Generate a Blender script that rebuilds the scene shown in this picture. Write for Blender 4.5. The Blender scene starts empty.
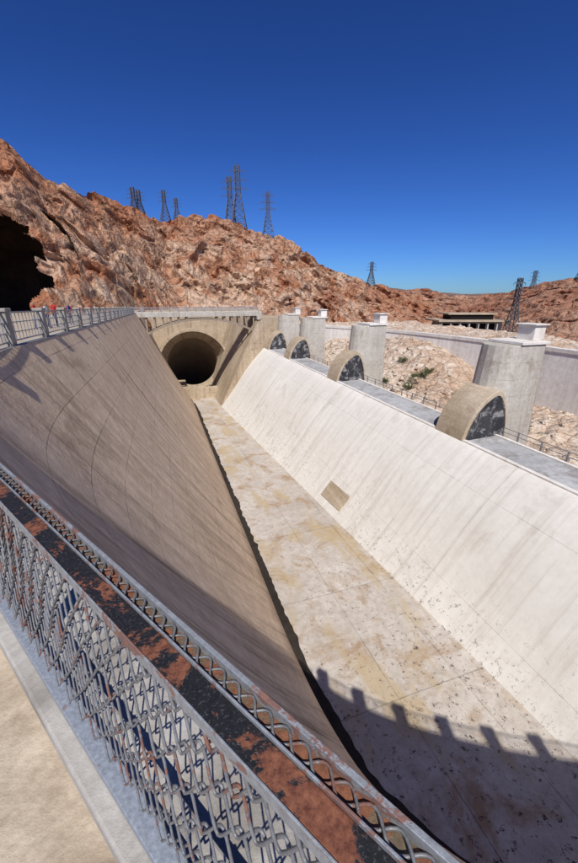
import bpy, bmesh, math, random
from mathutils import Vector, noise, Matrix
random.seed(4)
scene=bpy.context.scene
# ---------------------------------------------------------------- frame of the channel
TH=math.atan(.333); CT,ST=math.cos(TH),math.sin(TH)
def W(n,s,z): return Vector((CT*n-ST*s, ST*n+CT*s, z))   # n = across channel, s = along channel
def H(s): return 21+.064*(s-6)
# ---------------------------------------------------------------- node helper
class G:
    def __init__(self,name):
        self.m=bpy.data.materials.new(name); self.m.use_nodes=True
        self.t=self.m.node_tree; self.n=self.t.nodes; self.l=self.t.links
        self.b=self.n['Principled BSDF']; self.tc=self.n.new('ShaderNodeTexCoord')
    def put(self,sock,v):
        if isinstance(v,(int,float)): sock.default_value=v
        elif isinstance(v,(tuple,list)):
            sock.default_value=tuple(v)+((1,) if len(v)==3 and len(sock.default_value)==4 else ())
        else: self.l.new(v,sock)
    def math(self,op,a,b=0.0,c=0.0):
        n=self.n.new('ShaderNodeMath'); n.operation=op
        self.put(n.inputs[0],a); self.put(n.inputs[1],b); self.put(n.inputs[2],c); return n.outputs[0]
    def map(self,src,sc=(1,1,1),rot=(0,0,0)):
        n=self.n.new('ShaderNodeMapping'); self.l.new(src,n.inputs[0]); n.inputs['Scale'].default_value=sc
        n.inputs['Rotation'].default_value=rot; return n.outputs[0]
    def noise(self,vec,scale,detail=5,rough=.6,dist=0):
        n=self.n.new('ShaderNodeTexNoise'); self.l.new(vec,n.inputs['Vector'])
        n.inputs['Scale'].default_value=scale;n.inputs['Detail'].default_value=detail
        n.inputs['Roughness'].default_value=rough;n.inputs['Distortion'].default_value=dist; return n.outputs[0]
    def vor(self,vec,scale,feat='DISTANCE_TO_EDGE'):
        n=self.n.new('ShaderNodeTexVoronoi'); n.feature=feat; self.l.new(vec,n.inputs['Vector'])
        n.inputs['Scale'].default_value=scale; return n.outputs[0]
    def ramp(self,f,a,b,c0=0.0,c1=1.0):
        n=self.n.new('ShaderNodeMapRange'); self.put(n.inputs[0],f)
        n.inputs[1].default_value=a;n.inputs[2].default_value=b;n.inputs[3].default_value=c0;n.inputs[4].default_value=c1
        return n.outputs[0]
    def mix(self,f,a,b,mode='MIX'):
        n=self.n.new('ShaderNodeMix'); n.data_type='RGBA'; n.blend_type=mode
        self.put(n.inputs[0],f); self.put(n.inputs[6],a); self.put(n.inputs[7],b); return n.outputs[2]
    def bump(self,h,strength,dist,prev=None):
        n=self.n.new('ShaderNodeBump'); self.put(n.inputs['Height'],h)
        n.inputs['Strength'].default_value=strength;n.inputs['Distance'].default_value=dist
        if prev is not None: self.l.new(prev,n.inputs['Normal'])
        return n.outputs[0]
    def out(self,col,rough=.85,metal=0,normal=None,spec=.25):
        self.put(self.b.inputs['Base Color'],col); self.put(self.b.inputs['Roughness'],rough)
        self.put(self.b.inputs['Metallic'],metal); self.b.inputs['Specular IOR Level'].default_value=spec
        if normal is not None: self.l.new(normal,self.b.inputs['Normal'])
        return self.m
def joint(g,coord,L,w,off=0.0,wob=None):
    c=g.math('DIVIDE',coord,L); c=g.math('ADD',c,off)
    if wob is not None: c=g.math('ADD',c,wob)
    f=g.math('FRACT',c); f=g.math('SUBTRACT',f,.5); f=g.math('ABSOLUTE',f)
    return g.math('LESS_THAN',f,w/L)
def concrete(name,c1,c2,stain=(.15,.11,.08),stain_amt=.5,streak=.5,joints=None,bump=.3,scale=1.0,jd=.5,pits=0.0,pitv=None,th=.56,patch=None,cloud=.3,crack=0):
    g=G(name); ob=g.tc.outputs['Object']; uv=g.tc.outputs['UV']
    a=g.noise(ob,.12*scale,3,.65); b=g.noise(ob,1.6*scale,6,.75)
    m=g.math('ADD',g.math('MULTIPLY',a,.7),g.math('MULTIPLY',b,.3))
    col=g.mix(g.ramp(m,.38,.62),c2,c1)
    col=g.mix(g.ramp(b,.35,.62,cloud,0),col,(c2[0]*.5,c2[1]*.45,c2[2]*.4))
    if streak:
        st=g.noise(g.map(uv,(1.3,.04,1)),1.0,6,.75)
        col=g.mix(g.ramp(st,.50,.70,0,streak),col,stain)
        col=g.mix(g.ramp(st,.47,.30,0,streak*.5),col,tuple(min(1,x*1.2) for x in c1))
    s=g.noise(ob,.3*scale,6,.72,.5)
    col=g.mix(g.ramp(s,th,th+.13,0,stain_amt),col,stain)
    if patch:
        s2=g.noise(g.map(uv,(.35,.9,1)),.35,4,.6,.3); col=g.mix(g.ramp(s2,.53,.62,0,.75),col,patch)
    sp=None
    if joints or pitv:
        sp=g.n.new('ShaderNodeSeparateXYZ'); g.l.new(uv,sp.inputs[0])
    if pits:
        p=g.noise(ob,2.8,5,.85); pm=g.ramp(p,.575,.62,0,pits)
        if pitv: pm=g.math('MULTIPLY',pm,g.ramp(sp.outputs[1],pitv[0],pitv[1]))
        else: pm=g.math('MULTIPLY',pm,g.ramp(sp.outputs[0],55,8,.1,1))
        pm=g.math('MULTIPLY',pm,g.ramp(a,.40,.56,.2,1))
        col=g.mix(pm,col,(.085,.05,.04))
    hgt=b
    if crack:
        cv=g.vor(g.map(ob,(1,1,1)),crack); wv=g.ramp(cv,0,.006,.6,0); col=g.mix(wv,col,(.08,.06,.045))
    if joints:
        wob=g.math('MULTIPLY',a,.02)
        j=None
        for (ax,L,w,off) in joints:
            k=joint(g,sp.outputs[ax],L,w,off,wob); j=k if j is None else g.math('MAXIMUM',j,k)
        fade=g.ramp(s,.4,.6,.3,1)
        col=g.mix(g.math('MULTIPLY',g.math('MULTIPLY',j,jd),fade),col,(.09,.07,.055))
    return g.out(col,.92,0,g.bump(hgt,bump,.12/scale),.12)
# ---------------------------------------------------------------- materials
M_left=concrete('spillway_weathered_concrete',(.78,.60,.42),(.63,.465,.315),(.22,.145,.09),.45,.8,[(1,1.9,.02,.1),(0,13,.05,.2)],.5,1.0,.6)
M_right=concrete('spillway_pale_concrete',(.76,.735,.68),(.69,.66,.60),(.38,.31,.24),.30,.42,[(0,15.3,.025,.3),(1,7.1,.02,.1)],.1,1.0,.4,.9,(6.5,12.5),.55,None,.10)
M_floor=concrete('spillway_floor_concrete',(.60,.545,.48),(.47,.415,.355),(.34,.22,.12),.8,.0,[(0,9.0,.035,.2),(1,4.2,.03,.0)],.3,1.0,.6,1.0,None,.50,(.46,.36,.22),.3)
M_footshade=concrete('wall_foot_painted_shade',(.05,.04,.032),(.03,.024,.02),(.02,.015,.01),.5,0,None,.4)  # near-black: shade at the side wall's foot put into the colour
M_port=concrete('portal_concrete',(.50,.41,.30),(.38,.30,.21),(.16,.11,.07),.5,.7,[(1,3.0,.03,.1)],.2)
M_pier=concrete('pier_concrete',(.54,.51,.45),(.42,.39,.34),(.22,.17,.12),.5,.65,[(1,1.5,.02,.1)],.25,2.0,.4)
M_nose=concrete('pier_nose_concrete',(.54,.45,.34),(.40,.32,.22),(.20,.13,.08),.55,.5,None,.3,2.0)
M_dark=concrete('streaked_black_seal_plate',(.07,.07,.075),(.03,.03,.035),(.36,.35,.34),.9,.0,None,.5,3.5,.5,0,None,.50)
M_walk=concrete('walkway_concrete',(.54,.455,.345),(.43,.35,.26),(.28,.21,.14),.55,0,None,.4,4.0,.5,0,None,.52,None,.55,.5)
M_cop=concrete('coping_concrete',(.46,.44,.40),(.33,.31,.28),(.15,.13,.11),.55,0,None,.3,3.0,.5,0,None,.52)
M_post=concrete('post_concrete',(.40,.37,.32),(.28,.25,.21),(.18,.14,.1),.4,0,None,.25,3.0)
M_wht=concrete('bleached_concrete',(.80,.77,.72),(.70,.66,.60),(.45,.38,.30),.45,.45,[(0,8,.03,.1)],.2,1.0,.35)
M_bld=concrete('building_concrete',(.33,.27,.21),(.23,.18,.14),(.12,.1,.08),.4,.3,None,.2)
def simple(name,c,rough=.6,metal=0,var=.3,scale=8,bump=.1):
    g=G(name); ob=g.tc.outputs['Object']; f=g.noise(ob,scale,4,.65)
    return g.out(g.mix(g.ramp(f,.35,.65),c,tuple(x*(1-var) for x in c)),rough,metal,g.bump(f,bump,.02))
M_gate=concrete('gate_steel_grey',(.50,.50,.495),(.36,.365,.365),(.15,.12,.10),.5,.2,[(0,3.0,.03,0),(1,2.8,.03,.2)],.15,1.5,.5,0,None,.5)
M_steel=simple('galvanised_steel',(.38,.39,.41),.5,.5)
M_lat=simple('tower_steel',(.10,.10,.11),.6,.3)
M_black=simple('near_black_interior',(.012,.009,.008),.98)  # near-black fill for the building's window openings
M_cave=simple('cavern_painted_shade',(.05,.028,.02),.98,0,.6,.3,.8)  # shade inside the hillside recess is painted into this dark colour
M_skin=simple('skin',(.42,.25,.17),.6)
M_hair=simple('hair',(.03,.02,.015),.7)
M_red=simple('red_shirt_cloth',(.45,.03,.03),.9); M_white=simple('white_shirt_cloth',(.6,.6,.58),.9); M_blu=simple('blue_shirt_cloth',(.05,.1,.3),.9)
M_jean=simple('denim_trousers',(.04,.05,.09),.9)
M_leaf=simple('desert_shrub_leaves',(.10,.13,.045),.8,0,.5,3)
M_twig=simple('shrub_twigs',(.14,.09,.06),.9)
def rusty(name,base,rust_amt,th,sc=7):
    g=G(name); ob=g.tc.outputs['Object']
    a=g.noise(ob,sc,7,.75,.4); f=g.noise(ob,70,5,.7)
    col=g.mix(g.ramp(f,.3,.7),base,tuple(x*.55 for x in base))
    sc=g.noise(ob,160,3,.8); col=g.mix(g.ramp(sc,.56,.66,0,.22),col,(.35,.35,.36))
    rust=g.mix(g.ramp(f,.35,.65),(.10,.028,.016),(.27,.105,.055))
    mk=g.ramp(g.math('ADD',a,g.math('MULTIPLY',f,.10)),th+.05,th+.085,0,rust_amt)
    col=g.mix(mk,col,rust)
    return g.out(col,g.ramp(mk,0,1,.5,.9),g.ramp(mk,0,1,.25,0),g.bump(g.math('ADD',f,g.math('MULTIPLY',mk,.6)),.35,.004),.35)
M_bar=rusty('dark_painted_rail_with_rust',(.026,.026,.029),.9,.53,5)
M_edge=rusty('worn_rail_edge',(.36,.38,.40),.8,.53)
M_pan=rusty('rail_flange',(.20,.15,.10),.85,.49)
M_wire=rusty('weathered_mesh_wire',(.23,.235,.245),.8,.55)
M_blue=rusty('pale_blue_painted_channel',(.38,.42,.47),.6,.60)
def rockmat(name,a,b,c,dark,sc=1.0,pale=.45,geo=None):
    g=G(name); ob=g.tc.outputs['Object']
    big=g.noise(ob,.022*sc,3,.6,.8); mid=g.noise(g.map(ob,(1,1,1.5)),.08*sc,7,.70,.3); fin=g.noise(ob,.6*sc,5,.75)
    vr=g.vor(g.map(ob,(1,1,.55),(.2,.3,0)),.18*sc)
    col=g.mix(g.ramp(big,.38,.6),a,b)
    pm=g.ramp(mid,.46,.60,0,pale)
    if geo:
        sp=g.n.new('ShaderNodeSeparateXYZ'); g.l.new(ob,sp.inputs[0])
        k=g.math('MULTIPLY',g.ramp(sp.outputs[0],geo[0],geo[1]),g.ramp(sp.outputs[0],geo[2],geo[3],1,.25))
        k=g.math('MULTIPLY',k,g.ramp(sp.outputs[2],14,30,1,.35))
        pm=g.math('ADD',g.math('MULTIPLY',pm,.4),g.math('MULTIPLY',k,g.ramp(mid,.42,.54,0,.75)))
    col=g.mix(pm,col,c)
    col=g.mix(g.ramp(mid,.40,.30,0,.5),col,dark)
    col=g.mix(g.ramp(fin,.37,.50,.5,0),col,dark)
    col=g.mix(g.ramp(vr,0,.07,.5,0),col,dark)
    h=g.math('ADD',g.math('MULTIPLY',mid,3.0),g.math('MULTIPLY',fin,.7))
    h=g.math('ADD',h,g.math('MULTIPLY',g.ramp(vr,0,.2),.6))
    return g.out(col,.95,0,g.bump(h,.85,1.4/sc),.05)
M_rock=rockmat('red_canyon_rock',(.40,.16,.08),(.46,.24,.14),(.62,.44,.31),(.07,.032,.022),1.0,.6,(-75,-45,20,60))
M_rockd=rockmat('dark_canyon_rock',(.34,.15,.09),(.40,.205,.13),(.54,.38,.27),(.06,.035,.026),.7,.45)
M_far=rockmat('distant_rock',(.20,.13,.11),(.24,.16,.13),(.30,.22,.18),(.12,.08,.07),.2,.3)
M_rub=rockmat('pale_rubble_bank',(.54,.38,.265),(.64,.50,.38),(.74,.64,.53),(.19,.125,.08),3.0,.85)
M_grd=rockmat('desert_ground',(.36,.26,.18),(.42,.32,.23),(.5,.41,.32),(.16,.11,.08),1.2,.5)
# ---------------------------------------------------------------- mesh helpers
def obj(name,verts,faces,mat,smooth=False,uvs=None,parent=None):
    me=bpy.data.meshes.new(name); me.from_pydata([tuple(v) for v in verts],[],faces)
    me.materials.append(mat)
    if smooth: me.polygons.foreach_set('use_smooth',[True]*len(me.polygons))
    if uvs:
        ul=me.uv_layers.new(name='UVMap')
        for lp in me.loops: ul.data[lp.index].uv=uvs[lp.vertex_index]
    me.update()
    o=bpy.data.objects.new(name,me); scene.collection.objects.link(o)
    if parent: o.parent=parent
    return o
def empty(name):
    e=bpy.data.objects.new(name,None); scene.collection.objects.link(e); return e
def grid(name,rows,mat,uvrows=None,smooth=True,parent=None,skip=None):
    nr,nc=len(rows),len(rows[0]); v=[p for r in rows for p in r]
    f=[]
    for i in range(nr-1):
        for j in range(nc-1):
            if skip and skip(rows[i][j]): continue
            f.append((i*nc+j,i*nc+j+1,(i+1)*nc+j+1,(i+1)*nc+j))
    uv=[p for r in uvrows for p in r] if uvrows else None
    return obj(name,v,f,mat,smooth,uv,parent)
class MB:
    def __init__(s): s.v=[];s.f=[]
    def box8(s,p):
        b=len(s.v); s.v+=p
        s.f+=[(b,b+3,b+2,b+1),(b+4,b+5,b+6,b+7),(b,b+1,b+5,b+4),(b+1,b+2,b+6,b+5),(b+2,b+3,b+7,b+6),(b+3,b,b+4,b+7)]
    def nsbox(s,n0,n1,s0,s1,z0,z1,tap=0):
        t=tap
        s.box8([W(n0,s0,z0),W(n1,s0,z0),W(n1,s1,z0),W(n0,s1,z0),W(n0+t,s0+t,z1),W(n1-t,s0+t,z1),W(n1-t,s1-t,z1),W(n0+t,s1-t,z1)])
    def beam(s,a,b,w,h=None):
        a=Vector(a);b=Vector(b);h=h or w; d=(b-a)
        if d.length<1e-5:return
        d.normalize(); up=Vector((0,0,1)) if abs(d.z)<.95 else Vector((0,1,0))
        x=d.cross(up).normalized()*w/2; y=x.cross(d).normalized()*h/2
        s.box8([a-x-y,a+x-y,a+x+y,a-x+y,b-x-y,b+x-y,b+x+y,b-x+y])
    def prism(s,prof,s0,s1):
        b=len(s.v);k=len(prof)
        s.v+=[W(n,s0,z) for n,z in prof]+[W(n,s1,z) for n,z in prof]
        for i in range(k): j=(i+1)%k; s.f.append((b+i,b+j,b+k+j,b+k+i))
        s.f.append(tuple(range(b+k-1,b-1,-1))); s.f.append(tuple(range(b+k,b+2*k)))
    def make(s,name,mat,parent=None,bevel=0,uv=True):
        o=obj(name,s.v,s.f,mat,False,None,parent)
        bm=bmesh.new(); bm.from_mesh(o.data); bmesh.ops.recalc_face_normals(bm,faces=bm.faces)
        if uv:
            l=bm.loops.layers.uv.new('UVMap')
            for f in bm.faces:
                for lp in f.loops:
                    c=lp.vert.co; lp[l].uv=(c.x+c.y*.3,c.z if abs(f.normal.z)<.7 else c.y)
        bm.to_mesh(o.data); bm.free()
        if bevel:
            m=o.modifiers.new('b','BEVEL'); m.width=bevel; m.segments=2; m.limit_method='ANGLE'
        return o
def cr(p0,p1,p2,p3,t):
    return [0.5*((2*b)+(-a+c)*t+(2*a-5*b+4*c-d)*t*t+(-a+3*b-3*c+d)*t**3) for a,b,c,d in zip(p0,p1,p2,p3)]
# ---------------------------------------------------------------- left / end wall of the spillway
def tz(s): return -1.6 if s<14.5 else -1.6-1.5*min(1,(s-14.5)/80.5)
CP=[(34,-16,36,-9),(22,-13,28,-5),(12.5,-9.5,20,-2.5),(6.5,-6.2,14,.5),(2.9,-3.14,10.8,2.6),(.65,.41,8.2,5.2),(-.955,2.945,6.5,8),
    (-2.29,5.06,5.8,11),(-3.7,7.9,5.5,14.5),(-4.6,10.8,5.4,18),(-5,14.5,5.4,21.5),(-5.05,22,5.4,28),(-5.15,40,5.4,44),(-5.3,70,5.4,72),(-5.5,95,5.4,95),(-5.5,118.5,3.5,118.5)]
T=[];
for i in range(len(CP)-1):
    p=[CP[max(0,i-1)],CP[i],CP[i+1],CP[min(len(CP)-1,i+2)]]
    for k in range(10): T.append(cr(*p,k/10))
T.append(list(CP[-1]))
arc=[0]
for a,b in zip(T,T[1:]): arc.append(arc[-1]+math.hypot(b[0]-a[0],b[1]-a[1]))
def tnorm(i):
    a=T[max(0,i-1)];b=T[min(len(T)-1,i+1)]; dx,dy=b[0]-a[0],b[1]-a[1]; L=math.hypot(dx,dy); return (-dy/L,dx/L)
rows=[];uvr=[]
NV=16
for i,(tn,ts,fn,fs) in enumerate(T):
    z0=tz(ts); z1=-(H(fs)-1.3); r=[];u=[]
    for k in range(NV+1):
        q=k/NV; bow=-.35*math.sin(math.pi*q)
        r.append(W(tn+(fn-tn)*q+bow,ts+(fs-ts)*q,z0+(z1-z0)*q)); u.append((arc[i],q*22))
    r.append(W(fn-.15,fs,z1-1.6)); u.append((arc[i],23.5))
    rows.append(r);uvr.append(u)
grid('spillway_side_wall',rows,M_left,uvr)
rows=[];uvr=[]
for i,(tn,ts,_,_) in enumerate(T):
    o=tnorm(i); z=tz(ts)
    f=lambda d,zz:W(tn+o[0]*d,ts+o[1]*d,zz)
    rows.append([f(0,z-.02),f(.0,z+.0),f(.42,z+.012),f(.5,z+.012)]); uvr.append([(arc[i],0),(arc[i],.1),(arc[i],.4),(arc[i],.5)])
grid('wall_coping',rows,M_cop,uvr,False)
rows=[];
for i,(tn,ts,_,_) in enumerate(T):
    o=tnorm(i); z=tz(ts)
    rows.append([W(tn+o[0]*d,ts+o[1]*d,z) for d in (.5,3,10,40,140)])
grid('walkway_pavement',rows,M_walk,None,False)
# ---------------------------------------------------------------- floor
rows=[];uvr=[]; S=[-14+2*i for i in range(67)]
def lfoot(s):
    best=None
    for a,b in zip(T,T[1:]):
        if (a[3]-s)*(b[3]-s)<=0 and a[3]!=b[3]:
            t=(s-a[3])/(b[3]-a[3]); best=a[2]+t*(b[2]-a[2])
    return best if best is not None else (40 if s<0 else 3.5)
def rfoot(s): return 24-.8*(H(s)-12)
for s in S:
    a=min(lfoot(s)-.5,rfoot(s)+4); b=rfoot(s)+.6
    rows.append([W(a+(b-a)*k/8,s,-H(s)) for k in range(9)]); uvr.append([(s,a+(b-a)*k/8) for k in range(9)])
grid('spillway_floor',rows,M_floor,uvr,False)
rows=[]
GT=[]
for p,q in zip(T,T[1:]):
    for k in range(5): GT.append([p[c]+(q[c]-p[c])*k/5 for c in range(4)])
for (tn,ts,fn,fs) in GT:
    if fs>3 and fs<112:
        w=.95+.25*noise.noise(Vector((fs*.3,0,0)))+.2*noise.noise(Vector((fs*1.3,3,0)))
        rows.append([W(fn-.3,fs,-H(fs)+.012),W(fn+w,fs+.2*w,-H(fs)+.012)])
grid('wall_foot_shade_strip',rows,M_footshade,None,False)  # flat dark strip painted on the floor as the wall foot's shade
# ---------------------------------------------------------------- pale crest-side wall
rows=[];uvr=[]
SS=[-16+2*i for i in range(56)]
for s in SS:
    r=[];u=[];nf=rfoot(s);h=H(s)
    r.append(W(24.35,s,-12.0));u.append((s,-.4))
    for k in range(17):
        q=k/16; fr=q+.035*math.sin(math.pi*q)+.02*math.sin(2*math.pi*q)
        r.append(W(24-(24-nf)*fr,s,-12.12-(h-12.12)*q)); u.append((s,q*math.hypot(24-nf,h-12)))
    rows.append(r);uvr.append(u)
grid('spillway_crest_wall',rows,M_right,uvr)
m=MB()
def wl(s,q,out):
    nf=rfoot(s);h=H(s);fr=q+.035*math.sin(math.pi*q)+.02*math.sin(2*math.pi*q); return W(24-(24-nf)*fr-out*.62,s,-12.12-(h-12.12)*q+out*.78)
m.box8([wl(31,.78,-.1),wl(35.5,.78,-.1),wl(35.5,.93,-.1),wl(31,.93,-.1),wl(31,.78,.12),wl(35.5,.78,.12),wl(35.5,.93,.12),wl(31,.93,.12)])
m.make('drain_cover_slab',M_nose,None,.03)
# wing wall block toward the tunnel
e=empty('tunnel_wing_wall')
rows=[];uvr=[]
for i in range(14):
    s=93+2*i; t=i/13; top=23+(-3)*t; nf=rfoot(93)*(1-t)+12.2*t; h=H(s); r=[];u=[]
    r.append(W(33,s,-5)); u.append((s,-8))
    for k in range(11):
        q=k/10; r.append(W(top+(nf-top)*q,s,-5-(h-5)*q)); u.append((s,q*24))
    rows.append(r);uvr.append(u)
grid('sloping_face',rows,M_port,uvr,False,e)
cap=[(23,-5),(33,-5),(33,-16),(24.4,-12.05),(24,-12.15),(rfoot(93),-H(93))]
obj('end_face',[W(n,92.99,z) for n,z in cap],[(0,1,2,3,4,5)],M_port,False,[(n,z) for n,z in cap],e)
m=MB(); m.nsbox(22.6,23.4,92.7,119,-5.0,-4.1); m.make('edge_parapet',M_pier,e,.05)
def portal():
    cn,cz,R=7.9,-19.0,7.6; s=118.3; N=48
    e=empty('spillway_tunnel')
    v=[];f=[];uv=[]
    for i in range(N):
        a=2*math.pi*i/N; c,sn=math.cos(a),math.sin(a)
        v.append(W(cn+R*c,s,cz+R*sn)); 
        m=max(abs(c)/17,abs(sn)/ (15.5 if sn>0 else 14)); v.append(W(cn+c/m,s,cz+sn/m))
    for i in range(N):
        j=(i+1)%N; f.append((2*i,2*j,2*j+1,2*i+1))
    uv=[(p.x,p.z) for p in v]
    obj('headwall',v,f,M_port,False,uv,e)
    rows=[]
    for k,(ds,RR) in enumerate([(0,10.6),(-5.2,10.6),(-5.2,10.0),(0,7.7),(3,7.5)]):
        rows.append([W(cn+RR*math.cos(2*math.pi*i/N),s+ds,cz+RR*math.sin(2*math.pi*i/N)) for i in range(N+1)])
    grid('arch_ring',rows,M_port,[[(i,k*2) for i in range(N+1)] for k in range(5)],False,e)
    rows=[]
    for ds,dz in ((3,0),(10,-3),(16,-7),(25,-15),(45,-36)):
        rows.append([W(cn+7.5*math.cos(2*math.pi*i/N),s+ds,cz+dz+7.5*math.sin(2*math.pi*i/N)) for i in range(N+1)])
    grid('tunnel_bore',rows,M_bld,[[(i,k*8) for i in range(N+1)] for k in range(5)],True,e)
    m=MB(); m.nsbox(2.5,13.5,106,107.5,-29,-24.2); m.nsbox(2.0,5.0,107.5,118,-29,-24.0);m.make('sill_wall',M_port,e,.1)
portal()
m=MB(); m.nsbox(-8,30,118.6,150,-9,-3.4); m.make('portal_road_deck',M_walk)
# ---------------------------------------------------------------- bridge
e=empty('concrete_arch_bridge')
m=MB(); m.nsbox(-6,24,94,98,-3.9,-3.2); m.nsbox(-6,24,93.8,94.1,-4.15,-3.05); m.nsbox(-6,24,97.9,98.2,-4.15,-3.05)
m.make('deck',M_pier,e,.05)
m=MB()
A=[]
for i in range(17):
    n=-5.2+29*i/16; A.append((n,-4.7-4.2*abs((n-9.3)/14.5)**2.2))
for (a,b) in zip(A,A[1:]):
    for s in (94.3,97.2): m.beam(W(a[0],s,a[1]),W(b[0],s,b[1]),.5,.5)
for i in range(1,16,1):
    if abs(i-8)>1:
        for s in (94.3,97.2): m.beam(W(A[i][0],s,A[i][1]),W(A[i][0],s,-4.0),.35)
m.make('arch_rib',M_bld,e)
m=MB()
for s in (94.0,98.0):
    m.beam(W(-6,s,-2.1),W(24,s,-2.1),.1); m.beam(W(-6,s,-2.6),W(24,s,-2.6),.06)
    for i in range(16): m.beam(W(-6+2*i,s,-3.1),W(-6+2*i,s,-2.05),.14)
m.make('parapet_rail',M_steel,e)
# ---------------------------------------------------------------- piers and gates
PS=[24,50,73,89.2]
def arcprof():
    L=[]
    for i in range(11):
        t=i/10; a=math.radians(78*t); L.append((27.6-3.4*math.cos(a)+3.4*math.cos(math.radians(78))*t, -12.5+4.9*math.sin(a)/math.sin(math.radians(78))))
    for i in range(1,9):
        t=i/8; a=math.radians(90*t); L.append((27.6+1.7*math.sin(a)**1.15,-7.6-4.9*(1-math.cos(a))))
    L=L+[(29.3,-14),(24.2,-14)]
    return L
for s0 in PS:
    e=empty('spillway_pier')
    pr=arcprof()
    m=MB(); m.prism(pr,s0,s0+3.6); m.make('rounded_nose',M_nose,e,.06)
    ins=[(27.1+(n-27.1)*.88,-12.3+(z+12.3)*.9) for n,z in pr if z>-12.6]
    m=MB(); m.prism(ins,s0-.06,s0+.01); m.make('seal_plate',M_dark,e)
    m=MB()
    b=[]
    for k in range(9):
        a=math.pi/2+math.pi*k/8; b.append((29.4+1.6*math.cos(a),s0+2.3+1.75*math.sin(a)))
    b+= [(32.6,s0+.55),(32.6,s0+4.05)]
    K=len(b)
    for z,g in ((-15.5,1.22),(-3.9,1.0)):
        m.v+=[W(32.6+(n-32.6)*g,s0+2.3+(s-s0-2.3)*g,z) for n,s in b]
    for i in range(K): j=(i+1)%K; m.f.append((i,j,K+j,K+i))
    m.f.append(tuple(range(K,2*K))); m.make('tower',M_pier,e,.08)
    m=MB(); m.nsbox(29.6,32.9,s0+.4,s0+4.2,-3.88,-3.62); m.nsbox(31.9,33.2,s0+1.4,s0+3.2,-3.62,-2.3); m.nsbox(31.7,33.4,s0+1.2,s0+3.4,-2.3,-2.18); m.make('hoist_house',M_wht,e,.04)
for i,(a,b) in enumerate(zip([-14]+[p+3.6 for p in PS[:-1]],PS)):
    e=empty('drum_gate')
    obj('gate_skin',[W(24.35,a,-12),W(24.35,b,-12),W(27.9,b,-11.9),W(27.9,a,-11.9)],[(0,1,2,3)],M_gate,False,[(a,0),(b,0),(b,5.3),(a,5.3)],e)
    m=MB(); m.nsbox(24.3,24.7,a,b,-12.1,-11.88); m.nsbox(27.9,28.2,a,b,-15,-11.75)
    m.make('seal_beams',M_wht,e,.02)
    m=MB(); k=a+1
    while k<b-1: m.nsbox(28.7,28.8,k,k+.1,-12.3,-11.1); k+=2.2
    for z in (-11.15,-11.55): m.beam(W(28.75,a,z),W(28.75,b,z),.05)
    m.make('gate_handrail',M_steel,e)
# ---------------------------------------------------------------- reservoir-side bank & retaining wall
def bankz(n,s):
    u=max(0,min(1,(s-36)/26)); u=u*u*(3-2*u)
    base=-14.4+6.1*u*max(0,min(1,(n-31)/12))
    d=max(0,min(1,(n-29)/4))
    a=noise.fractal(Vector((n*.12,s*.12,1)),1,2,5)*1.0
    c=noise.ridged_multi_fractal(Vector((n*.3,s*.3,0)),1,2,4,1,2)*.4
    if n<30.5: base=base+ (30.5-n)/2.6*1.6
    return base+(a+c-.3)*(.25+.75*d)
rows=[]
for i in range(230):
    s=-25+.65*i
    rows.append([W(28.15+.6*j,s,bankz(28.15+.6*j,s)) for j in range(95)])
grid('rubble_bank',rows,M_rub,None,False)
def ico():
    bm=bmesh.new(); bmesh.ops.create_icosphere(bm,subdivisions=2,radius=1); v=[x.co.copy() for x in bm.verts]; f=[[q.index for q in p.verts] for p in bm.faces]; bm.free(); return v,f
IV,IF=ico()
V=[];F=[]
for i in range(1300):
    s=random.uniform(4,100); n=28.6+abs(random.gauss(0,1))*7 if random.random()<.75 else random.uniform(29,48)
    if any(q-.6<s<q+5 and n<34.5 for q in PS): continue
    r=.10+.18*random.expovariate(1.3); r=min(r,1.1)
    c=W(n,s,bankz(n,s)+r*.1); sc=Vector((random.uniform(.7,1.3),random.uniform(.7,1.3),random.uniform(.45,.9)))
    R=Matrix.Rotation(random.uniform(0,6.3),3,'Z')@Matrix.Rotation(random.uniform(-.5,.5),3,'X'); b=len(V); sd=random.uniform(0,99)
    for p in IV:
        q=p*(1+.55*noise.noise(p*1.4+Vector((sd,0,0)))); q=Vector((round(q.x*2.2)/2.2*.5+q.x*.5,q.y,round(q.z*2)/2*.5+q.z*.5))
        V.append(c+R@Vector((q.x*sc.x,q.y*sc.y,q.z*sc.z))*r)
    F+=[[b+k for k in f] for f in IF]
obj('riprap_boulders',V,F,M_rub)
def shrub(n,s,r):
    e=empty('desert_shrub'); b=W(n,s,bankz(n,s)); V=[];F=[]; m=MB()
    for i in range(16):
        a=random.uniform(0,6.28); t=b+Vector((math.cos(a)*r*random.uniform(.3,.9),math.sin(a)*r*random.uniform(.3,.9),r*random.uniform(.4,1)))
        m.beam(b,t,.03)
        for k in range(34):
            c=b.lerp(t,random.uniform(.5,1.15))+Vector([random.gauss(0,.16*r) for _ in range(3)]); 
            x=Vector([random.gauss(0,1) for _ in range(3)]).normalized()*.085; y=Vector([random.gauss(0,1) for _ in range(3)]).normalized()*.055
            k0=len(V); V+=[c-x,c-y,c+x,c+y]; F.append((k0,k0+1,k0+2,k0+3))
    m.make('stems',M_twig,e); obj('leaves',V,F,M_leaf,False,None,e)
for n,s,r in ((35,47,1.1),(36.4,47.8,1.2),(37.6,49,.8),(38.8,48,1.2),(34,52,.8),(40,56,1.0),(38,29,.7),(43,33,.6),(33,60,.9),(41,50,.9)): shrub(n,s,r)
wp=[(50,10),(50,24),(50,36),(49.6,48),(48.5,58),(46.5,68),(43,78),(38,87),(33,96),(30,101)]
rows=[];uvr=[];al=0
P=[]
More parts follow.
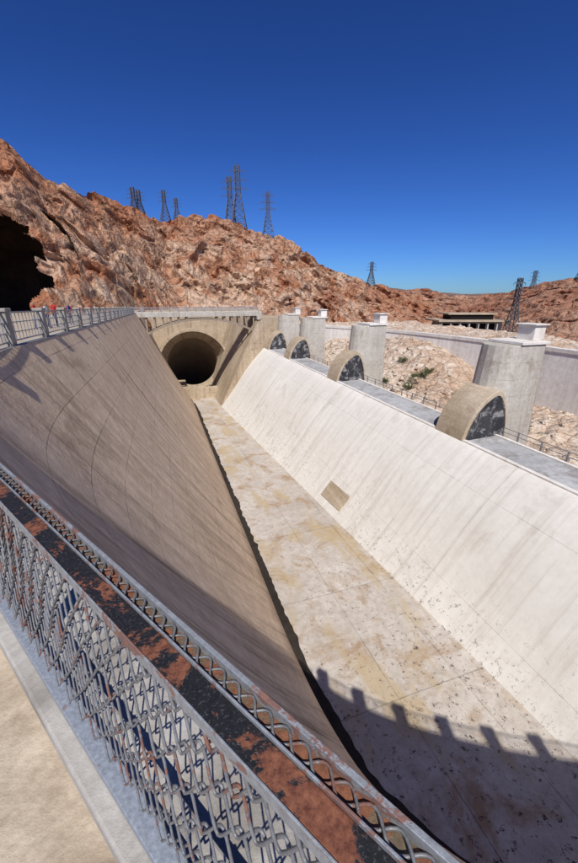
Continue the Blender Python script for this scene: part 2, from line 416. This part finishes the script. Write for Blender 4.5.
for i in range(len(wp)-1):
    p=[wp[max(0,i-1)],wp[i],wp[i+1],wp[min(len(wp)-1,i+2)]]
    for k in range(6): P.append(cr(*p,k/6))
P.append(list(wp[-1]))
for i,(n,s) in enumerate(P):
    if i: al+=math.hypot(n-P[i-1][0],s-P[i-1][1])
    rows.append([W(n-.6,s,-17),W(n,s,-6.8),W(n-.15,s,-6.8),W(n-.15,s,-6.3),W(n+.9,s+.3,-6.3),W(n+.9,s+.3,-17)])
    uvr.append([(al,0),(al,9),(al,9),(al,9.5),(al,10),(al,20)])
grid('retaining_wall',rows,M_wht,uvr,False)
# ---------------------------------------------------------------- ground sheets
def quad(name,n0,n1,s0,s1,z,mat): return obj(name,[W(n0,s0,z),W(n1,s0,z),W(n1,s1,z),W(n0,s1,z)],[(0,1,2,3)],mat)
quad('ground',30,6000,-3000,9000,-15.6,M_grd)
quad('ground',-6000,30,150,9000,-15.7,M_grd)
# ---------------------------------------------------------------- rock ridges
def blocks(q,k):
    d,pt=noise.voronoi(q*k); a=pt[0]; h=noise.cell(Vector((a.x*7.3+.5,a.y*5.1,a.z*9.7)))
    e=min(1,(d[1]-d[0])*3.5)
    return (h-.5)*e, d[1]-d[0]
def ridge(name,pts,nu,nv,amp,fr,mat,back=100,backdrop=45,skip=None,seed=0,stp=3.5):
    rows=[]
    for i in range(nu+1):
        x=pts[0][0]+(pts[-1][0]-pts[0][0])*i/nu
        k=0
        while k<len(pts)-2 and pts[k+1][0]<x: k+=1
        a,b=pts[k],pts[k+1]; t=(x-a[0])/(b[0]-a[0]); yf,yc,tzc,zf=[a[q]+(b[q]-a[q])*t for q in (1,2,3,4)]
        r=[]
        for j in range(nv+1):
            v=1.35*j/nv
            if v<=1:
                y=yf+(yc-yf)*v; vv=v**.85; zc=tzc*yc
                z=zf+(zc-zf)*vv
                w=noise.fractal(Vector((x*y*.03+seed,y*.03,z*.02)),1,2,3)
                zz=z/stp/1.6+w*1.3; fz=zz-math.floor(zz); st=(fz**3-fz)*stp*1.6
                y+= st*.9*min(1,v*5)*min(1,(1-v)*6)*max(0,min(1,.6+w*2.5))*(yc-yf)/45
            else:
                y=yc+(v-1)/.35*back; z=tzc*yc-(v-1)/.35*backdrop
            p=Vector((x*y,y,z))
            q=Vector((p.x*fr+seed,p.y*fr*.8,p.z*fr*.8))
            qw=q+Vector((.12*noise.noise(q*5),.12*noise.noise(q*5+Vector((7,0,0))),.12*noise.noise(q*5+Vector((0,9,0)))))
            rg=noise.ridged_multi_fractal(q,1.1,2.1,5,1,2)-1.1
            fb=noise.fractal(q*3,.95,2.1,4)
            b1,e1=blocks(qw,2.6); b2,e2=blocks(qw,6.5); b3,e3=blocks(qw,14)
            tp=min(1,v*4+.15)
            taper=1 if v<.9 else max(.35,1-(v-.9)*3)
            dsp=amp*tp*taper*(.75*rg+.5*fb+.7*b1+.38*b2+.16*b3+.3*min(.4,e1)+.15*min(.4,e2)-.2)
            out=Vector((-x*.5,-1,.3)).normalized()
            p+=out*dsp
            p.z+= .2*amp*noise.fractal(q*5,.9,2,3)+.10*amp*b2*(1 if v>.85 else .3)
            r.append(p)
        rows.append(r)
    return grid(name,rows,mat,None,False,None,skip)
main=[(-2.0,30,60,.60,-3),(-1.3,48,78,.47,-3),(-.95,60,92,.42,-3),(-.78,66,100,.38,-3),(-.65,70,105,.345,-3),(-.613,72,108,.305,-3),(-.554,76,118,.262,-4),(-.443,90,140,.238,-6),
(-.365,110,155,.205,-8),(-.308,125,170,.187,-8),(-.212,135,185,.192,-8),(-.118,138,200,.170,-8),(-.046,140,205,.149,-10),(.027,142,210,.120,-14),(.06,145,215,.10,-16),(.1026,150,225,.0713,-16),(.179,170,240,.048,-17),(.283,190,260,.018,-17),(.45,210,290,-.02,-18)]
def cave(p):
    w=1.3*noise.noise(p*.25)
    return ((p.x+62+w)/15.2)**2+((p.z+3+w)/18.5)**2<1 and p.y<86+.8*(p.z+3)
ridge('canyon_hillside',main,700,160,4.8,.029,M_rock,skip=cave)
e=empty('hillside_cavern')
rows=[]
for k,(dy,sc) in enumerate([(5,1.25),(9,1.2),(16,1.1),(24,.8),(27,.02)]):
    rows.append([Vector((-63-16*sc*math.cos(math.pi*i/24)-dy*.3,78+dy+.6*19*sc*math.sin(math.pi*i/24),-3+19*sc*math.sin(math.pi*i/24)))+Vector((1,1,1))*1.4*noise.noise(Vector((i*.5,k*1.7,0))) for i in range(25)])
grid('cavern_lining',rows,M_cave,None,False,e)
ridge('rock_ridge',[(.12,240,300,.03,-17),(.283,230,300,.021,-17),(.334,220,300,.026,-17),(.413,215,300,.010,-17),(.48,200,290,.006,-17),(.566,170,280,.018,-17),(.649,150,270,.042,-17),(.731,140,260,.052,-17),(.9,130,250,.06,-17),(1.5,120,240,.1,-17)],360,70,4.2,.035,M_rockd,seed=7)
ridge('distant_hills',[(-.5,800,1000,.03,-20),(.2,800,1000,.03,-20),(.29,800,1000,.027,-20),(.33,800,1000,.018,-20),(.45,800,1000,.012,-20),(.6,800,1000,.014,-20),(.8,800,1000,.02,-20),(1.6,800,1000,.05,-20)],200,20,10,.006,M_far,back=300,seed=3,stp=12)
# ---------------------------------------------------------------- lattice towers
def lattice(x,y,z0,h,w,name='transmission_tower',arms=3,th=.3,lean=0):
    m=MB(); base=Vector((x,y,z0))
    def R(t): return w/2*(1-.72*min(1,t/.6)) if t<.6 else w/2*.28
    lv=[0,.12,.23,.34,.43,.52,.6,.68,.76,.84,.92,1]
    ring=[]
    for t in lv:
        r=R(t); ring.append([base+Vector((sx*r+lean*t*h,sy*r,t*h)) for sx,sy in ((-1,-1),(1,-1),(1,1),(-1,1))])
    for a,b in zip(ring,ring[1:]):
        for i in range(4):
            j=(i+1)%4
            m.beam(a[i],b[i],th); m.beam(a[i],b[j],th*.5); m.beam(a[j],b[i],th*.5); m.beam(b[i],b[j],th*.5)
    for k in range(arms):
        t=.66+.13*k; c=base+Vector((lean*t*h,0,t*h)); L=w*(.62-.08*k)
        for sx in (-1,1):
            m.beam(c,c+Vector((sx*L,0,0)),th*.6); m.beam(c+Vector((0,0,h*.045)),c+Vector((sx*L,0,0)),th*.5)
            m.beam(c+Vector((sx*L,0,0)),c+Vector((sx*L,0,-h*.035)),th*.5)
    return m.make(name,M_lat,None,0,False)
def at(tx,y,zt0,zt1,w,**k): lattice(tx*y,y,zt0*y,(zt1-zt0)*y,w,**k)
at(-.120,198,.150,.287,7.5,th=.28)
at(-.140,204,.150,.265,6.5,th=.28)
at(-.050,206,.130,.235,6.5,th=.26)
at(-.368,160,.18,.244,4,th=.18)
at(-.355,163,.18,.238,4,th=.18)
at(-.296,180,.17,.238,4.2,th=.18)
at(-.268,190,.17,.222,3.6,th=.18)
at(.207,240,.030,.085,5,th=.24)
at(.73,255,.02,.105,6,th=.28,lean=.12)
at(.62,265,.0,.065,6,th=.2)
at(.585,120,-.10,.048,3.8,th=.2)
# ---------------------------------------------------------------- visitor building
e=empty('lakeside_building')
def xb(m,x0,x1,y0,y1,z0,z1): m.box8([Vector(p) for p in ((x0,y0,z0),(x1,y0,z0),(x1,y1,z0),(x0,y1,z0),(x0,y0,z1),(x1,y0,z1),(x1,y1,z1),(x0,y1,z1))])
m=MB(); xb(m,50,70,125,133,-16,-7.2); m.make('walls',M_pier,e)
m=MB(); xb(m,48,71,122,135,-7.1,-6.6); xb(m,52,68,125,133,-5.0,-4.6); m.make('roof_slabs',M_nose,e)
m=MB()
for i in range(6): xb(m,50.6+3*i,52.6+3*i,124.9,125.02,-12,-7.8)
xb(m,53,67,125.5,132,-6.6,-5.0); m.make('window_openings',M_black,e)
m=MB()
for i in range(8): xb(m,49+3*i,49.4+3*i,122.6,123.0,-16,-7.1)
m.make('columns',M_pier,e)
# ---------------------------------------------------------------- concrete-post railing along the wall
def curve_at(L):
    for i in range(len(arc)-1):
        if arc[i]<=L<=arc[i+1]:
            t=(L-arc[i])/(arc[i+1]-arc[i]); o=tnorm(i); a,b=T[i],T[i+1]
            return a[0]+(b[0]-a[0])*t,a[1]+(b[1]-a[1])*t,o
Acam=None
for i,t in enumerate(T):
    if abs(t[0]-.65)<1e-6 and abs(t[1]-.41)<1e-6: Acam=arc[i]
def posts(L0,L1,step,name,w,sc=1):
    e=empty(name); m=MB(); m2=MB(); m3=MB(); prev=None; L=L0
    while L<L1:
        n,s,o=curve_at(L); z=tz(s); t=(o[1],-o[0]); hw=w/2
        def q(a,b,zz): return W(n+o[0]*(.28+b)+t[0]*a,s+o[1]*(.28+b)+t[1]*a,zz)
        m.box8([q(-hw,-.16,z),q(hw,-.16,z),q(hw,.16,z),q(-hw,.16,z),q(-hw,-.16,z+1.18),q(hw,-.16,z+1.18),q(hw,.16,z+1.18),q(-hw,.16,z+1.18)])
        k=hw+.05
        m.box8([q(-k,-.2,z+1.18),q(k,-.2,z+1.18),q(k,.2,z+1.18),q(-k,.2,z+1.18),q(-k,-.2,z+1.3),q(k,-.2,z+1.3),q(k,.2,z+1.3),q(-k,.2,z+1.3)])
        c=q(0,0,z)
        if prev is not None:
            for h,th in ((1.15,.06),(.8,.035),(.45,.035),(.15,.05)): m2.beam(prev+Vector((0,0,h)),c+Vector((0,0,h)),th)
            d=c-prev; nn=int(d.length/.4)
            for i in range(1,nn): p=prev+d*i/nn; m3.beam(p+Vector((0,0,.15)),p+Vector((0,0,1.13)),.022)
        prev=c; L+=step
    m.make('posts',M_post,e,.02); m2.make('rails',M_steel,e); m3.make('balusters',M_steel,e)
posts(Acam+12.6,arc[-1]-24,4.4,'post_and_rail_fence',.5)
posts(Acam-34,Acam-2.9,2.2,'post_and_rail_fence',.6)
# ---------------------------------------------------------------- visitors on the walkway
def person(n,s,shirt,face,h=1.72,seed=0):
    rnd=random.Random(seed); e=empty('pedestrian'); e.location=W(n,s,tz(s)); e.rotation_euler=(0,0,face); k=h/1.72
    def skin(name,P,E,mat,root=0):
        me=bpy.data.meshes.new(name); me.from_pydata([tuple(Vector(p[:3])*k) for p in P],E,[]); me.materials.append(mat)
        o=bpy.data.objects.new(name,me); scene.collection.objects.link(o); o.parent=e
        md=o.modifiers.new('s','SKIN'); 
        for i,p in enumerate(P): me.skin_vertices[0].data[i].radius=(p[3]*k,(p[4] if len(p)>4 else p[3])*k); me.skin_vertices[0].data[i].use_root=(i==root)
        sb=o.modifiers.new('ss','SUBSURF'); sb.levels=1; sb.render_levels=1
    a=rnd.uniform(-.1,.1)
    skin('torso',[(0,0,.95,.15,.11),(0,0,1.15,.14,.10),(0,0,1.36,.17,.11),(0,0,1.46,.07,.06),(.19,0,1.40,.055),(.25,.02,1.20,.045),(-.19,0,1.40,.055),(-.25,.02,1.20,.045)],[(0,1),(1,2),(2,3),(2,4),(4,5),(2,6),(6,7)],shirt)
    skin('legs',[(0,0,.93,.13,.10),(.09,0,.85,.085),(.11,.03+a,.48,.06),(.11,a*1.3,.08,.045),(.11,.14+a,.035,.04),(-.09,0,.85,.085),(-.11,.03-a,.48,.06),(-.11,-a*1.3,.08,.045),(-.11,.14-a,.035,.04)],[(0,1),(1,2),(2,3),(3,4),(0,5),(5,6),(6,7),(7,8)],M_jean)
    skin('head_and_neck',[(0,0,1.44,.055),(0,.01,1.52,.055),(0,.02,1.60,.085,.095),(0,.02,1.68,.075,.085)],[(0,1),(1,2),(2,3)],M_skin)
    skin('hair',[(0,-.025,1.62,.085,.085),(0,-.01,1.70,.08,.09)],[(0,1)],M_hair)
    for sx in (1,-1):
        skin('forearm',[(sx*.25,.02,1.20,.038),(sx*.24,.14,1.02,.03),(sx*.235,.19,.96,.026,.018),(sx*.235,.235,.90,.012),(sx*.25,.23,.90,.010),(sx*.22,.225,.905,.010),(sx*.205,.2,.93,.010)],[(0,1),(1,2),(2,3),(2,4),(2,5),(2,6)],M_skin)
person(-7.4,27.5,M_red,-1.2,1.72,1); person(-7.2,29.3,M_white,-1.5,1.66,2); person(-7.0,30.4,M_red,-.4,1.75,3); person(-6.8,34,M_blu,-1.4,1.7,4); person(-7.3,36.5,M_red,.3,1.6,5); person(-6.7,43,M_red,-1.2,1.75,6); person(-6.7,46,M_white,-1.2,1.7,7)
# ---------------------------------------------------------------- near wire-mesh railing (straight bay)
NN=Vector((.632,.775,0)).normalized(); TT=Vector((-NN.y,NN.x,0))
def Q(k,p,z): return NN*p+TT*k+Vector((0,0,z))
K0,K1=-2.6,7.6
e=empty('wire_mesh_railing')
def strip(m,p0,p1,z0,z1,k0=K0,k1=K1): m.box8([Q(k0,p0,z0),Q(k0,p1,z0),Q(k1,p1,z0),Q(k1,p0,z0),Q(k0,p0,z1),Q(k0,p1,z1),Q(k1,p1,z1),Q(k1,p0,z1)])
m=MB(); strip(m,.207,.250,-.61,-.60); strip(m,.243,.250,-.66,-.61); m.make('top_rail',M_bar,e,.002)
m=MB(); strip(m,.203,.2065,-.625,-.597); strip(m,.2505,.2545,-.62,-.594); strip(m,.284,.293,-.625,-.596); m.make('rail_edges',M_edge,e,.001)
m=MB(); strip(m,.255,.2835,-.622,-.616); m.make('flange',M_pan,e)
m=MB(); strip(m,.185,.245,-1.50,-1.455); m.make('bottom_channel',M_blue,e,.003)
m=MB()
for k in (-2.5,-.55,1.75,4.0,6.2):
    m.box8([Q(k,.228,-1.5),Q(k,.236,-1.5),Q(k+.05,.236,-1.5),Q(k+.05,.228,-1.5),Q(k,.228,-.61),Q(k,.236,-.61),Q(k+.05,.236,-.61),Q(k+.05,.228,-.61)])
    m.box8([Q(k,.236,-1.5),Q(k,.28,-1.5),Q(k+.008,.28,-1.5),Q(k+.008,.236,-1.5),Q(k,.236,-.63),Q(k,.28,-.63),Q(k+.008,.28,-.63),Q(k+.008,.236,-.63)])
m.make('uprights',M_bar,e)
def wires(name,lines,rad,mat):
    cu=bpy.data.curves.new(name,'CURVE'); cu.dimensions='3D'; cu.bevel_depth=rad; cu.bevel_resolution=1
    for L in lines:
        sp=cu.splines.new('POLY'); sp.points.add(len(L)-1)
        for i,p in enumerate(L): sp.points[i].co=(p.x,p.y,p.z,1)
    cu.materials.append(mat); o=bpy.data.objects.new(name,cu); scene.collection.objects.link(o); o.parent=e; return o
zt,zb=-.612,-1.42; px,pz=.098,.060
lines=[]; row=0; rr=random.Random(9); z=zt-.042
while z>zb:
    L=[]; k=K0; i=0
    while k<K1:
        jz=rr.gauss(0,.0016); sag=.006*math.sin(k*2.1+row*.3)
        for f in (0,.12,.3,.5,.7,.88):
            ph=i+f; tri=1-abs((ph%2)-1)
            tri=tri*tri*(3-2*tri)*.6+tri*.4
            zz=z+(tri-.5)*(pz+.012)*(1 if row%2==0 else -1)+jz+(sag if row>2 else 0)
            L.append(Q(k+f*px*.5,.216+.006*math.cos(math.pi*ph)*(1 if row%2 else -1)+.006*math.sin(k*3+row*.5),zz))
        k+=px*.5; i+=1
    lines.append(L); z-=pz; row+=1
wires('woven_mesh',lines,.0033,M_wire)
lines=[]
for off in (0,math.pi):
    L=[]; k=K0
    while k<K1: L.append(Q(k,.269+.012*math.sin(k/.036*math.pi+off),-.607+.003*math.cos(k/.036*math.pi+off))); k+=.006
    lines.append(L)
wires('mesh_selvedge_loops',lines,.0024,M_wire)
m=MB(); strip(m,.13,.33,-1.6,-1.505); m.make('railing_kerb',M_cop,None,.01)
# ---------------------------------------------------------------- camera, light
cam=bpy.data.cameras.new('camera'); co=bpy.data.objects.new('camera',cam); scene.collection.objects.link(co)
cam.sensor_fit='VERTICAL'; cam.sensor_height=24; cam.lens=24*366/863; cam.clip_end=20000; cam.clip_start=.02
co.location=(0,0,0); co.rotation_euler=(math.radians(90-20),0,0); scene.camera=co
L=W(4.5,15.6,0); to_sun=Vector((-L.x,-L.y,19.4)).normalized()
sd=bpy.data.lights.new('sun','SUN'); sd.energy=5.0; sd.angle=math.radians(.5); sd.color=(1,.96,.90)
so=bpy.data.objects.new('sun',sd); scene.collection.objects.link(so); so.rotation_euler=to_sun.to_track_quat('Z','Y').to_euler()
w=bpy.data.worlds.new('World'); scene.world=w; w.use_nodes=True; nt=w.node_tree
bg=nt.nodes['Background']; sk=nt.nodes.new('ShaderNodeTexSky'); sk.sky_type='NISHITA'; sk.sun_disc=False
sk.sun_elevation=math.asin(to_sun.z); sk.sun_rotation=math.atan2(to_sun.x,to_sun.y)%(2*math.pi); sk.altitude=400; sk.air_density=1.0; sk.dust_density=.3; sk.ozone_density=3
gm=nt.nodes.new('ShaderNodeGamma'); gm.inputs[1].default_value=1.38
mx=nt.nodes.new('ShaderNodeMix'); mx.data_type='RGBA'; mx.blend_type='MULTIPLY'; mx.inputs[0].default_value=1; mx.inputs[7].default_value=(.165,.285,.53,1)
nt.links.new(sk.outputs[0],gm.inputs[0]); nt.links.new(gm.outputs[0],mx.inputs[6]); nt.links.new(mx.outputs[2],bg.inputs[0]); bg.inputs[1].default_value=.09
scene.view_settings.view_transform='Standard'; scene.view_settings.look='None'; scene.view_settings.exposure=0
